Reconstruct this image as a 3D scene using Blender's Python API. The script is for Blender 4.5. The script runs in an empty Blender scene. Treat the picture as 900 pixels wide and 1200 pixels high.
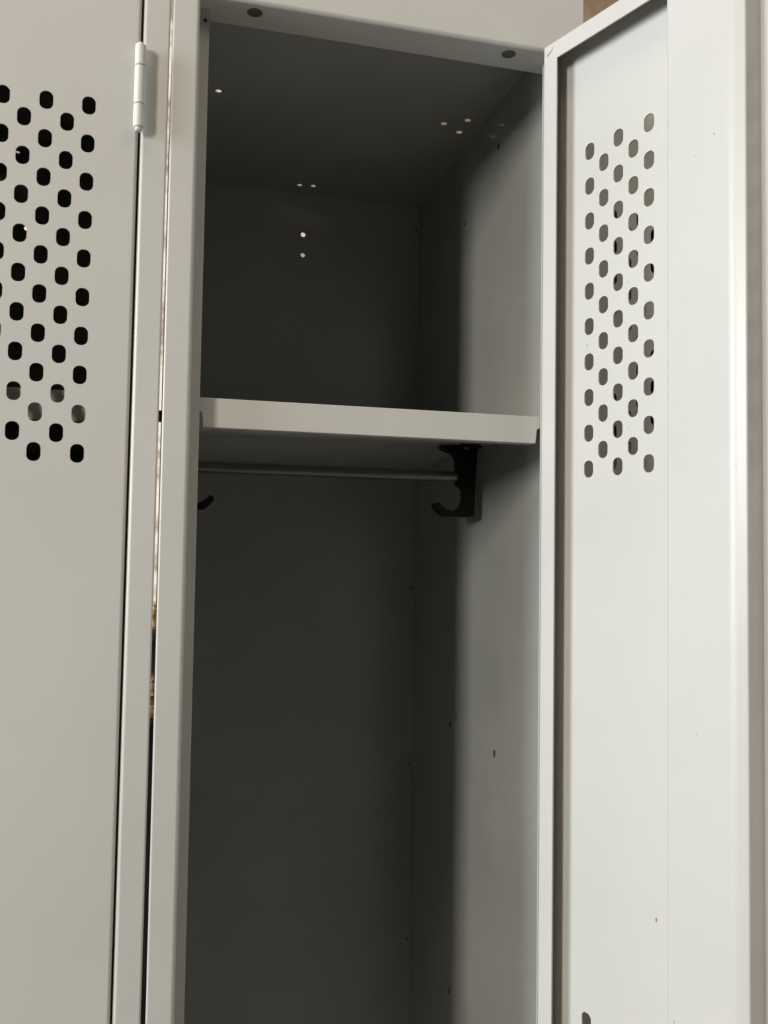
import bpy, bmesh, math, random
from mathutils import Vector, Matrix
R = math.radians
random.seed(7)
scene = bpy.context.scene
C = scene.collection

# ---------------------------------------------------------------- camera
cam_d = bpy.data.cameras.new('camera'); cam = bpy.data.objects.new('camera', cam_d); C.objects.link(cam)
scene.camera = cam
cam_d.sensor_width = 36; cam_d.sensor_fit = 'AUTO'; cam_d.lens = 1047.37 * 36 / 1200
cam_d.clip_start = .01; cam_d.clip_end = 200
rx = Vector((0.96867804, -0.24785301, 0.01522318)); ux = Vector((-0.02684475, -0.04357703, 0.99868934)); fx = Vector((0.24686478, 0.96781709, 0.04886566))
cam.matrix_world = Matrix(((rx.x, ux.x, -fx.x, 0), (rx.y, ux.y, -fx.y, -.62), (rx.z, ux.z, -fx.z, 0), (0, 0, 0, 1)))

# ---------------------------------------------------------------- world: dim room in front, bright room above and behind
w = bpy.data.worlds.new('World'); scene.world = w; w.use_nodes = True
nt = w.node_tree; nt.nodes.clear()
out = nt.nodes.new('ShaderNodeOutputWorld'); bg = nt.nodes.new('ShaderNodeBackground')
tc = nt.nodes.new('ShaderNodeTexCoord'); sp = nt.nodes.new('ShaderNodeSeparateXYZ')
nt.links.new(tc.outputs['Generated'], sp.inputs[0])
def ramp(src, a, b):
    m = nt.nodes.new('ShaderNodeMapRange'); m.interpolation_type = 'SMOOTHSTEP'
    m.inputs['From Min'].default_value = a; m.inputs['From Max'].default_value = b
    nt.links.new(src, m.inputs['Value']); return m.outputs[0]
behind = ramp(sp.outputs['Y'], .1, .45); over = ramp(sp.outputs['Z'], .72, .95)
mx = nt.nodes.new('ShaderNodeMath'); mx.operation = 'MAXIMUM'
nt.links.new(behind, mx.inputs[0]); nt.links.new(over, mx.inputs[1])
mix = nt.nodes.new('ShaderNodeMix'); mix.data_type = 'RGBA'
mix.inputs['A'].default_value = (.014, .017, .0135, 1)
wn = nt.nodes.new('ShaderNodeTexNoise'); wn.inputs['Scale'].default_value = 26; wn.inputs['Detail'].default_value = 3; wn.inputs['Roughness'].default_value = .7
nt.links.new(tc.outputs['Generated'], wn.inputs['Vector'])
wr = nt.nodes.new('ShaderNodeValToRGB'); nt.links.new(wn.outputs['Fac'], wr.inputs[0])
wr.color_ramp.elements[0].position = .38; wr.color_ramp.elements[0].color = (.42, .33, .24, 1)
wr.color_ramp.elements[1].position = .56; wr.color_ramp.elements[1].color = (1.0, .88, .72, 1)
nt.links.new(wr.outputs[0], mix.inputs['B'])
nt.links.new(mx.outputs[0], mix.inputs['Factor']); nt.links.new(mix.outputs['Result'], bg.inputs['Color'])
bg.inputs['Strength'].default_value = 1.0
nt.links.new(bg.outputs[0], out.inputs[0])

# ---------------------------------------------------------------- lamps
def area(name, loc, target, sx, sy, power, col):
    l = bpy.data.lights.new(name, 'AREA'); l.shape = 'RECTANGLE'; l.size = sx; l.size_y = sy; l.energy = power; l.color = col
    o = bpy.data.objects.new(name, l); C.objects.link(o); o.location = loc
    o.rotation_euler = (Vector(target) - Vector(loc)).to_track_quat('-Z', 'Y').to_euler(); return o
area('window_light', (-2.30, -2.02, .66), (.2, .1, .1), .34, .8, 68, (1.0, .955, .86))
area('side_window_light', (-2.52, -.54, .5), (.40, -.15, .1), .7, 1.5, 78, (.83, .94, 1.0))
area('room_ceiling_light', (-.75, -1.05, 2.35), (.1, 0, .1), 1.0, .9, 17, (1.0, .76, .48))
area('neighbour_fill_light', (1.5, -1.35, 2.25), (.45, 0, .15), .9, .9, 18, (1.0, .96, .84))  # added fill, no such lamp seen; brightens the shaded locker at right

scene.view_settings.view_transform = 'Standard'; scene.view_settings.look = 'None'
scene.view_settings.exposure = 0; scene.view_settings.gamma = 1
scene.render.engine = 'CYCLES'
scene.cycles.max_bounces = 10; scene.cycles.diffuse_bounces = 6

# ---------------------------------------------------------------- materials
def mat(name, col, rough=.4, metal=0, var=.04, scale=6, bump=.0, bscale=900, specks=0, coat=0, col2=None, spec=.5):
    m = bpy.data.materials.new(name); m.use_nodes = True; n = m.node_tree; b = n.nodes['Principled BSDF']
    b.inputs['Metallic'].default_value = metal; b.inputs['Specular IOR Level'].default_value = spec
    b.inputs['Coat Weight'].default_value = coat; b.inputs['Coat Roughness'].default_value = .10
    t = n.nodes.new('ShaderNodeTexCoord'); ns = n.nodes.new('ShaderNodeTexNoise')
    ns.inputs['Scale'].default_value = scale; ns.inputs['Detail'].default_value = 5
    n.links.new(t.outputs['Object'], ns.inputs['Vector'])
    cr = n.nodes.new('ShaderNodeValToRGB'); n.links.new(ns.outputs['Fac'], cr.inputs[0])
    c2 = col2 or tuple(c * (1 + var) for c in col); c1 = tuple(c * (1 - var) for c in col)
    cr.color_ramp.elements[0].position = .3; cr.color_ramp.elements[1].position = .7
    cr.color_ramp.elements[0].color = (*c1, 1); cr.color_ramp.elements[1].color = (*c2, 1)
    last = cr.outputs[0]
    if specks:
        v = n.nodes.new('ShaderNodeTexNoise'); v.inputs['Scale'].default_value = 170; v.inputs['Detail'].default_value = 2
        n.links.new(t.outputs['Object'], v.inputs['Vector'])
        r2 = n.nodes.new('ShaderNodeMapRange'); r2.inputs['From Min'].default_value = .775; r2.inputs['From Max'].default_value = .80
        n.links.new(v.outputs['Fac'], r2.inputs['Value'])
        mm = n.nodes.new('ShaderNodeMix'); mm.data_type = 'RGBA'
        sc = n.nodes.new('ShaderNodeMath'); sc.operation = 'MULTIPLY'; sc.inputs[1].default_value = specks
        n.links.new(r2.outputs[0], sc.inputs[0]); n.links.new(sc.outputs[0], mm.inputs['Factor'])
        n.links.new(last, mm.inputs['A']); mm.inputs['B'].default_value = (.09, .075, .055, 1); last = mm.outputs['Result']
    if specks:      # faint vertical rub marks
        mp = n.nodes.new('ShaderNodeMapping'); mp.inputs['Scale'].default_value = (260, 260, 7); n.links.new(t.outputs['Object'], mp.inputs['Vector'])
        sn = n.nodes.new('ShaderNodeTexNoise'); sn.inputs['Scale'].default_value = 1; sn.inputs['Detail'].default_value = 3; n.links.new(mp.outputs[0], sn.inputs['Vector'])
        sr = n.nodes.new('ShaderNodeMapRange'); sr.inputs['From Min'].default_value = .66; sr.inputs['From Max'].default_value = .80; sr.inputs['To Max'].default_value = .09
        n.links.new(sn.outputs['Fac'], sr.inputs['Value'])
        m3 = n.nodes.new('ShaderNodeMix'); m3.data_type = 'RGBA'; n.links.new(sr.outputs[0], m3.inputs['Factor'])
        n.links.new(last, m3.inputs['A']); m3.inputs['B'].default_value = (.26, .24, .20, 1); last = m3.outputs['Result']
    n.links.new(last, b.inputs['Base Color'])
    rr = n.nodes.new('ShaderNodeMapRange'); rr.inputs['To Min'].default_value = rough * .88; rr.inputs['To Max'].default_value = rough * 1.12
    n.links.new(ns.outputs['Fac'], rr.inputs['Value']); n.links.new(rr.outputs[0], b.inputs['Roughness'])
    if bump:
        nb = n.nodes.new('ShaderNodeTexNoise'); nb.inputs['Scale'].default_value = bscale; nb.inputs['Detail'].default_value = 2
        big = n.nodes.new('ShaderNodeTexNoise'); big.inputs['Scale'].default_value = 9; big.inputs['Detail'].default_value = 1
        n.links.new(t.outputs['Object'], nb.inputs['Vector']); n.links.new(t.outputs['Object'], big.inputs['Vector'])
        b1 = n.nodes.new('ShaderNodeBump'); b1.inputs['Strength'].default_value = bump; b1.inputs['Distance'].default_value = .0002
        b2 = n.nodes.new('ShaderNodeBump'); b2.inputs['Strength'].default_value = .5; b2.inputs['Distance'].default_value = .002
        n.links.new(nb.outputs['Fac'], b1.inputs['Height']); n.links.new(big.outputs['Fac'], b2.inputs['Height'])
        n.links.new(b2.outputs[0], b1.inputs['Normal']); n.links.new(b1.outputs[0], b.inputs['Normal'])
    return m
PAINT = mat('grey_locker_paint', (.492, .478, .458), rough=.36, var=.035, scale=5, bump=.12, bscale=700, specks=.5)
INNER = mat('grey_paint_shaded', (.390, .398, .384), rough=.38, var=.07, scale=9, coat=.35, bump=.12, bscale=700, specks=.4)  # same paint as outside, darker so the interior shade is in the colour
HINGE = mat('hinge_paint', (.60, .59, .56), rough=.35, var=.02)
BLACK = mat('black_plastic', (.004, .004, .004), rough=.5, var=.1, spec=.25)
STEEL = mat('dull_steel', (.22, .22, .215), rough=.35, metal=.9, var=.1, scale=40)
DARK = mat('hole_shade', (.02, .02, .018), rough=.7)  # near-black colour that stands in for shade inside small holes
RECESS = mat('recess_plug', (.075, .068, .05), rough=.6)
RUST = mat('paint_chip', (.20, .17, .11), rough=.7, var=.2, scale=400)
BRASS = mat('polished_brass', (.80, .62, .34), rough=.38, metal=1, var=.15, scale=60)
WOOD = mat('dark_wood_panel', (.030, .024, .018), rough=.5, var=.4, scale=20)
TAN = mat('tan_panelling', (.30, .215, .135), rough=.6, var=.45, scale=14)
FLOOR = mat('vinyl_floor', (.12, .11, .095), rough=.5, var=.08, scale=3)

# ---------------------------------------------------------------- helpers
def link(name, me, m, parent=None):
    o = bpy.data.objects.new(name, me); me.materials.append(m); C.objects.link(o)
    if parent: o.parent = parent
    return o
def bm_obj(name, bm, m, parent=None, smooth=False):
    bmesh.ops.recalc_face_normals(bm, faces=bm.faces)
    me = bpy.data.meshes.new(name); bm.to_mesh(me); bm.free()
    if smooth:
        for p in me.polygons: p.use_smooth = True
        me.set_sharp_from_angle(angle=R(40))
    return link(name, me, m, parent)
def fillet(pts, rad, n=8, closed=False):
    out = []; N = len(pts)
    for i, p in enumerate(pts):
        r = rad[i] if isinstance(rad, (list, tuple)) else rad
        if (not closed and i in (0, N - 1)) or r <= 0: out.append(Vector(p)); continue
        a = Vector(pts[i - 1]); b = Vector(p); c = Vector(pts[(i + 1) % N])
        u = (a - b).normalized(); v = (c - b).normalized(); ang = u.angle(v)
        if ang > math.pi - .01: out.append(b); continue
        t = r / math.tan(ang / 2); cen = b + (u + v).normalized() * (r / math.sin(ang / 2))
        s = b + u * t; e = b + v * t
        a0 = math.atan2(*(s - cen).yx); a1 = math.atan2(*(e - cen).yx); da = (a1 - a0 + math.pi) % (2 * math.pi) - math.pi
        for k in range(n + 1):
            q = a0 + da * k / n; out.append(cen + Vector((math.cos(q), math.sin(q))) * r)
    return out
def offset(pl, t):
    res = []
    for i, p in enumerate(pl):
        ns = []
        if i > 0: d = (p - pl[i - 1]); ns.append(Vector((-d.y, d.x)).normalized())
        if i < len(pl) - 1: d = (pl[i + 1] - p); ns.append(Vector((-d.y, d.x)).normalized())
        nn = sum(ns, Vector((0, 0))).normalized(); k = max(.5, nn.dot(ns[0])); res.append(p + nn * (t / k))
    return res
def add_prism(bm, poly, mapf, a, b):
    va = [bm.verts.new(mapf(p[0], p[1], a)) for p in poly]; vb = [bm.verts.new(mapf(p[0], p[1], b)) for p in poly]
    n = len(poly)
    for i in range(n): bm.faces.new((va[i], va[(i + 1) % n], vb[(i + 1) % n], vb[i]))
    bm.faces.new(va[::-1]); bm.faces.new(vb)
def bent(bm, pts, rad, t, mapf, a, b, n=8):
    """a bent sheet of thickness t: polyline with rounded folds, extruded from a to b"""
    pl = fillet(pts, rad, n); add_prism(bm, pl + offset(pl, t)[::-1], mapf, a, b)
def add_box(bm, x0, x1, y0, y1, z0, z1, bev=0):
    q = bmesh.ops.create_cube(bm, size=1)['verts']
    for v in q: v.co = Vector(((x0 + x1) / 2 + v.co.x * (x1 - x0), (y0 + y1) / 2 + v.co.y * (y1 - y0), (z0 + z1) / 2 + v.co.z * (z1 - z0)))
    if bev: bmesh.ops.bevel(bm, geom=list({e for v in q for e in v.link_edges}), offset=bev, segments=3, profile=.5, affect='EDGES')
def add_lathe(bm, prof, cen, axis='Z', n=28):
    rings = []
    for r, h in prof:
        ring = []
        for k in range(n):
            a = 2 * math.pi * k / n; c, s = r * math.cos(a), r * math.sin(a)
            co = {'Z': (c, s, h), 'X': (h, c, s), 'Y': (c, h, s)}[axis]
            ring.append(bm.verts.new(Vector(cen) + Vector(co)))
        rings.append(ring)
    for i in range(len(rings) - 1):
        for k in range(n): bm.faces.new((rings[i][k], rings[i][(k + 1) % n], rings[i + 1][(k + 1) % n], rings[i + 1][k]))
    bm.faces.new(rings[0][::-1]); bm.faces.new(rings[-1])
def slot(cx, cy, hw=.0044, hh=.0062, r=.0040, n=6):
    return [tuple(v) for v in fillet([(cx - hw, cy - hh), (cx + hw, cy - hh), (cx + hw, cy + hh), (cx - hw, cy + hh)], r, n, True)]
def disc(cx, cy, r=.003, ry=None, n=16):
    ry = ry or r
    return [(cx + r * math.cos(2 * math.pi * k / n), cy + ry * math.sin(2 * math.pi * k / n)) for k in range(n)]
def panel(name, outline, holes, t, mapf, m, parent=None):
    """flat sheet with real holes through it; mapf(a, b, c) places plane coords a, b and depth c in 0..t"""
    cu = bpy.data.curves.new('tmp', 'CURVE'); cu.dimensions = '2D'; cu.fill_mode = 'BOTH'
    S = 10.0
    for poly in [outline] + holes:
        s = cu.splines.new('POLY'); s.points.add(len(poly) - 1); s.use_cyclic_u = True
        for p, q in zip(s.points, poly): p.co = (q[0] * S, q[1] * S, 0, 1)
    cu.extrude = t * S / 2
    tmp = bpy.data.objects.new('tmp', cu); C.objects.link(tmp)
    dg = bpy.context.evaluated_depsgraph_get(); me = bpy.data.meshes.new_from_object(tmp.evaluated_get(dg)); me.name = name
    for v in me.vertices: v.co = mapf(v.co.x / S, v.co.y / S, v.co.z / S + t / 2)
    bpy.data.objects.remove(tmp); bpy.data.curves.remove(cu); me.materials.clear()
    bm = bmesh.new(); bm.from_mesh(me); bmesh.ops.remove_doubles(bm, verts=bm.verts, dist=1e-6)
    bmesh.ops.recalc_face_normals(bm, faces=bm.faces); bm.to_mesh(me); bm.free()
    for p in me.polygons: p.use_smooth = False
    return link(name, me, m, parent)
rect = lambda a0, b0, a1, b1: [(a0, b0), (a1, b0), (a1, b1), (a0, b1)]

# ---------------------------------------------------------------- dimensions (metres)
P = .3127                       # pitch of the lockers
DEP = .433; FLOOR_Z = -1.42; ZB = -1.36
ZHEAD = .3897                   # lower edge of the header above the doors
ZCEIL = .4353
XE = P - .0193                  # hinge edge of a door
DW = .2705; DH = .0170          # door width and depth
ZT, PU, PZ, U1 = .30047, .01351, .02616, .0322
ZL = -.3192 - .0062

# ---------------------------------------------------------------- setting
bm = bmesh.new(); add_box(bm, -6, 6, -6, 6, FLOOR_Z - .05, FLOOR_Z)
f = bm_obj('floor', bm, FLOOR); f['kind'] = 'structure'

# ---------------------------------------------------------------- door
def make_door(ztop, zbot, parent, name='door'):
    """local x = -u (u runs from hinge edge to free edge), y = depth, outer skin at y = 0"""
    M = lambda u, z, v: (-u, v, z)
    holes = []
    for top in (ZT, ZL):
        for side in (0, 1):
            for c in range(5):
                u = U1 + c * PU
                if side: u = DW - u
                for r in range(10 - c % 2):
                    holes.append(slot(u, top - PZ * (r + .5 * (c % 2))))
    e = .0022
    d = panel(name, rect(e, zbot + e, DW - e, ztop - e), holes, .0011, M, PAINT, parent)
    # folded rim swept round the door with mitred corners
    base = [(.0022, 0), (0, 0), (0, DH), (.0136, DH)]
    pl = fillet(base, [0, .0022, .0009, 0], 6); prof = pl + offset(pl, -.0011)[::-1]
    cor = [(0, zbot, 1, 1), (DW, zbot, -1, 1), (DW, ztop, -1, -1), (0, ztop, 1, -1)]
    bm = bmesh.new(); rings = []
    for cu, cz, su, sz in cor:
        rings.append([bm.verts.new((-(cu + su * a), b, cz + sz * a)) for a, b in prof])
    n = len(prof)
    for i in range(4):
        A, B = rings[i], rings[(i + 1) % 4]
        for k in range(n): bm.faces.new((A[k], A[(k + 1) % n], B[(k + 1) % n], B[k]))
    rim = bm_obj('rim', bm, PAINT, d)
    # weld beads at the mitres
    for cu, cz, su, sz in (cor[3], cor[2], cor[0], cor[1]):
        bm = bmesh.new()
        q = bmesh.ops.create_icosphere(bm, subdivisions=3, radius=1)['verts']
        for v in q:
            k = 1 + .25 * math.sin(v.co.x * 5 + 1) * math.cos(v.co.z * 4)
            v.co = Vector((-(cu + su * .0062) + v.co.x * .0038 * k - v.co.z * .0030 * su * -1 * 0, DH + v.co.y * .0013, cz + sz * .0060 + v.co.z * .0015 * k))
        bmesh.ops.rotate(bm, verts=bm.verts, cent=(-(cu + su * .0062), DH, cz + sz * .006), matrix=Matrix.Rotation(R(38) * su * sz * -1, 3, 'Y'))
        bm_obj('weld_bead', bm, PAINT, rim, smooth=True)
    # central stiffener: a raised hat channel
    s0, s1, hs = .1170, .1706, .0200
    hat = [(s0 - .007, .0012), (s0, .0012), (s0, hs), (s1 - .0068, hs), (s1, hs - .0030), (s1, .0012), (s1 + .007, .0012)]
    bm = bmesh.new()
    bent(bm, hat, [0, .0012, .0012, .014, .0006, .0012, 0], .0010, lambda a, b, z: (-a, b, z), zbot + .0138, ztop - .0138, 10)
    st = bm_obj('stiffener', bm, PAINT, d)
    bm = bmesh.new()
    add_box(bm, -.1457, -.1438, hs - .0001, hs + .00015, -.2382, -.2358, .0001)
    bm_obj('paint_chip', bm, RUST, st)
    bm = bmesh.new(); add_box(bm, -.0933, -.0922, .0010, .0014, -.2360, -.2335, .0001); bm_obj('paint_chip', bm, RUST, d)
    return d

# hinge: two leaves' knuckles round a pin, on the hinge edge
def make_hinge(x, z0, z1, parent):
    y = -.0055; H = z1 - z0; r = .0036
    bm = bmesh.new(); add_lathe(bm, [(.0018, z0 - .0022), (.0026, z0 - .0014), (.0024, z0 - .0002), (.0022, z1 + .0004), (.0020, z1 + .001)], (x, y, 0))
    h = bm_obj('hinge', bm, HINGE, parent, smooth=True)
    cuts = [0, .28, .74, 1]
    for a, b in zip(cuts[:-1], cuts[1:]):
        g = .00025; za, zb = z0 + a * H + g, z0 + b * H - g; bm = bmesh.new()
        add_lathe(bm, [(r - .0005, za), (r, za + .0005), (r, zb - .0005), (r - .0005, zb)], (x, y, 0))
        bm_obj('knuckle', bm, HINGE, h, smooth=True)
    return h

def make_bracket(side, parent):
    poly = [(.2635, .1068), (.2655, .1035), (.276, .0995), (.2796, .0965), (.2805, .093), (.281, .0698), (.2850, .0670), (.2874, .0640), (.2877, .0557), (.2848, .0479),
            (.2778, .0439), (.2709, .0448), (.2651, .0484), (.2616, .0520), (.2595, .0516), (.2577, .0500), (.2582, .0471), (.2617, .0428), (.2650, .0400), (.2695, .0386),
            (.2954, .0388), (.2972, .0398), (.2977, .0438), (.2989, .0771), (.3000, .0950), (.3008, .1068)]
    if side < 0: poly = [(P - .005 - x, z) for x, z in [(.2800, .1068)] + poly[3:]][::-1]
    bm = bmesh.new(); add_prism(bm, poly, lambda a, b, c: (a, c, b), .194, .206)
    es = [e for e in bm.edges if len(e.link_faces) == 2 and e.calc_face_angle(0) > R(60)]
    bmesh.ops.bevel(bm, geom=es, offset=.0006, segments=2, profile=.5, affect='EDGES')
    b = bm_obj('hook_bracket', bm, BLACK, parent)
    cx = .2905 if side > 0 else P - .007 - .2935
    bm = bmesh.new(); add_box(bm, cx - .010, cx + .010, .183, .217, .1046, .1070, .0006); bm_obj('mounting_plate', bm, BLACK, b)
    for yy in (.1875, .2125):
        bm = bmesh.new(); add_lathe(bm, [(.0022, -.0014), (.0028, -.0006), (.0028, 0)], (cx - .004, yy, .1046)); bm_obj('screw', bm, STEEL, b, smooth=True)
    return b

# ---------------------------------------------------------------- a locker body
def make_locker(name, label, ztop, zceil, door_angle, zbot=ZB, zhead=ZHEAD):
    root = bpy.data.objects.new(name, None); C.objects.link(root); root.empty_display_size = .05
    root.location = (0, 0, 0); root['label'] = label; root['category'] = 'locker'; root['group'] = 'lockers standing side by side in a row'
    XL, XR = .0021, P - .0003
    T = .0011
    Z = lambda a, b, z: (a, b, z)
    # side panels with small slots
    def side(x, outx, holes):
        lo, hi = sorted((x, outx))
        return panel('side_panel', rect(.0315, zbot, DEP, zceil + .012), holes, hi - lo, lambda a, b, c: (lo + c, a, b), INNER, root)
    slots = [disc(.1649, -.1812, .0016, .0034), disc(.2934, -.1784, .0014, .0030), disc(.2862, -.4526, .0014, .0030), disc(.1681, .394, .0013, .0035), disc(.09, -.70, .0016, .0034)]
    side(.0036, .0024, slots); sp_ = side(.3092, .3104, slots)
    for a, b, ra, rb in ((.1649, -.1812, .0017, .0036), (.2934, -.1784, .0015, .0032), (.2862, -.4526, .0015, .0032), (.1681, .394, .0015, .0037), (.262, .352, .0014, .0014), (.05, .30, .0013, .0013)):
        bm = bmesh.new(); add_prism(bm, disc(a, b, ra, rb), lambda p, q, c: (c, p, q), .3087, .3098); bm_obj('slot_shade_disc', bm, DARK, sp_)  # dark discs put in for the shade of the small slots
    # back and top
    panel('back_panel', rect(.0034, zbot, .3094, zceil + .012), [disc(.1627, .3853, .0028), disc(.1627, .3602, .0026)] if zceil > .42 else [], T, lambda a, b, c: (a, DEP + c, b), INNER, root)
    tops = [(.0462, .2177), (.1535, .409), (.1694, .4068), (.2699, .219), (.2906, .2057), (.2907, .2319)]
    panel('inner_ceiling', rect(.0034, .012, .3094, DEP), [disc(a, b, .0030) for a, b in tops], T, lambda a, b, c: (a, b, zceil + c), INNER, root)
    # seams at the back corners
    bm = bmesh.new()
    for x0, x1 in ((.3020, .3091), (.0037, .0108)):
        add_box(bm, x0, x1, DEP - .0012, DEP - .0001, zbot, zceil - .004, .0003)
    bm_obj('corner_seam', bm, INNER, root)
    for z in (.405, .18, -.0377, -.25, -.458):
        bm = bmesh.new(); add_lathe(bm, [(.0020, -.0006), (.0014, -.0014), (.0004, -.0017)], (.3045, DEP - .0006, z), 'Y', 12)
        bm_obj('rivet', bm, STEEL, root, smooth=True)
    # front stiles, folded sheet: side, face, return, stop
    def stile(mir):
        if mir: xf, xs = P - .0182, .2860; pts = [(XR, .030), (XR, 0), (xf, 0), (xf, .0153), (xs, .0153)]; t = -T
        else: xf, xs = .0203, .0275; pts = [(XL, .030), (XL, 0), (xf, 0), (xf, .0153), (xs, .0153)]; t = T
        bm = bmesh.new(); bent(bm, pts, [0, .0014, .0026, .0010, 0], t, Z, zbot, (zhead - .0004) if mir else ztop, 8)
        return bm_obj('stile', bm, PAINT, root)
    s1 = stile(False); s2 = stile(True)
    # little bolt head and dark disc as the shade of a punched hole near the top of the left stop
    bm = bmesh.new(); add_lathe(bm, [(.0013, -.0003), (.0013, .0001)], (.0245, .0152, .3805), 'Y', 12); bm_obj('punched_hole_shade', bm, DARK, s1)
    # header: face, underside, notched at its ends
    hp = [(.0006, ztop), (-.0004, ztop - .003), (-.0004, zhead), (.031, zhead), (.031, zhead + .010)]
    bm = bmesh.new(); bent(bm, hp, [0, .001, .0030, .0010, 0], T, lambda y, z, x: (x, y, z), .0206, P - .0003, 8)
    hd = bm_obj('header', bm, PAINT, root)
    for hx in (.0591, .2550):
        bm = bmesh.new(); add_lathe(bm, [(.0052, 0), (.0056, -.0003), (.0050, -.0005)], (hx, .0110, zhead + .0002), 'Z', 24)
        bm_obj('bumper_recess', bm, RECESS, hd, smooth=True)
    # base
    bm = bmesh.new(); add_box(bm, .0038, .3090, .0175, DEP - .0002, zbot + .04, zbot + .0412); bm_obj('bottom_panel', bm, INNER, root)
    bm = bmesh.new(); add_box(bm, .0205, P - .0185, .001, .030, zbot, zbot + .038, .002); bm_obj('bottom_rail', bm, PAINT, root)
    for xx in (.018, P - .018):
        for yy in (.03, DEP - .03):
            bm = bmesh.new(); add_box(bm, xx - .012, xx + .012, yy - .012, yy + .012, -1.42, zbot, .001); bm_obj('foot', bm, PAINT, root)
    # shelf: a pan with a front flange, ends of the flange cut back below the stop
    zt_, zb_ = .1095, .0885; ys = .0178
    poly = [(.0262, zt_), (.0262, .1005), (.0300, .0995), (.0300, zb_ + .001), (.031, zb_), (.2822, zb_), (.2832, zb_ + .001), (.2832, .0995), (.2868, .1005), (.2868, zt_)]
    bm = bmesh.new(); add_prism(bm, poly, lambda a, b, c: (a, c, b), ys, ys + T)
    bmesh.ops.bevel(bm, geom=[e for e in bm.edges if abs(e.verts[0].co.y - ys) < 1e-6 and abs(e.verts[1].co.y - ys) < 1e-6], offset=.0005, segments=3, profile=.5, affect='EDGES')
    add_box(bm, .0040, .3088, ys + T + .0002, DEP - .0014, zt_ - .0014, zt_ - .0003)
    add_box(bm, .0300, .2832, ys + .0014, ys + .012, zb_ + .0001, zb_ + .0011)
    sh = bm_obj('shelf', bm, PAINT, root)
    # coat rod between two hook brackets
    rod = None
    bm = bmesh.new(); add_lathe(bm, [(.0047, .0316), (.0052, .0320), (.0052, .2826), (.0047, .2830)], (0, .200, .0775), 'X', 24)
    rod = bm_obj('coat_rod', bm, STEEL, root, smooth=True)
    make_bracket(1, root); make_bracket(-1, root)
    # door and its hinges
    d = make_door(zhead - .0012 if zhead < ZHEAD + .001 else zhead, zbot + .040, root)
    d.location = (XE - .0004, 0, 0); d.rotation_euler = (0, 0, door_angle)
    for z0, z1 in ((.2868, .3446), (-.50, -.442), (-1.25, -1.192)):
        h = make_hinge(0, z0, z1, d); h.location = (.0004, 0, 0)
    return root

right = make_locker('locker', 'grey steel locker with its perforated door swung open, showing shelf and coat rod', .50, ZCEIL, R(109.94))
left = make_locker('locker', 'closed grey steel locker at the left edge, hinge and black oval holes on its door', .50, ZCEIL, 0)
left.location = (-P, 0, 0); left.rotation_euler = (0, .0022, 0)   # leans a hair towards its neighbour, so the slit closes upwards
bm = bmesh.new(); add_box(bm, -.0004, .0030, .004, .010, .0893, .0967, .0003); bm_obj('shelf_tab', bm, BLACK, right)
near = make_locker('locker', 'shaded closed locker glimpsed through the oval holes of the open door', .456, ZCEIL, 0, zhead=.418)
near.location = (P + .001, .055, -.010)
for o in near.children:
    if o.name.startswith('foot'): o.location.z = .010

# ---------------------------------------------------------------- things behind the lockers, seen in the slit and past the header
bm = bmesh.new(); add_box(bm, -.9, .9, .62, .66, FLOOR_Z, -.112, .004); add_box(bm, -.9, .9, .55, .62, -.222, -.214, .002); add_box(bm, -.92, .92, .60, .67, -.118, -.104, .003)
o = bm_obj('low_partition', bm, WOOD); o['label'] = 'dark low wooden partition behind the lockers, seen in the slit between them'; o['category'] = 'partition'
def brass(z0, z1, r, label):
    h = z1 - z0; prof = [(r * .9, 0), (r, .05), (r * .5, .12), (r * .35, .3), (r * .8, .42), (r * .95, .55), (r * .4, .68), (r * .3, .8), (r * .6, .9), (r * .2, 1)]
    bm = bmesh.new(); add_lathe(bm, [(a, b * h) for a, b in prof], (0, 0, 0))
    o = bm_obj('brass_ornament', bm, BRASS, smooth=True); o['label'] = label; o['category'] = 'ornament'; return o
o = brass(-.104, -.066, .018, 'small gold coloured ornament glinting at mid height in the slit between lockers'); o.location = (.002, .61, -.104)
o.location = (.002, .63, -.104)
o = brass(-.214, -.158, .022, 'larger gold coloured ornament glinting lower in the slit between lockers'); o.location = (.002, .59, -.214)
bm = bmesh.new(); add_box(bm, .40, 3.2, 1.20, 1.24, .80, 3.0); add_box(bm, .40, 3.2, 1.185, 1.2, 1.30, 1.36, .004)
for k in range(14): add_box(bm, .50 + .2 * k, .506 + .2 * k, 1.195, 1.201, .80, 3.0)
o = bm_obj('tan_wall_panel', bm, TAN); o['label'] = 'tan brown panelling high up behind the open door'; o['category'] = 'wall panel'
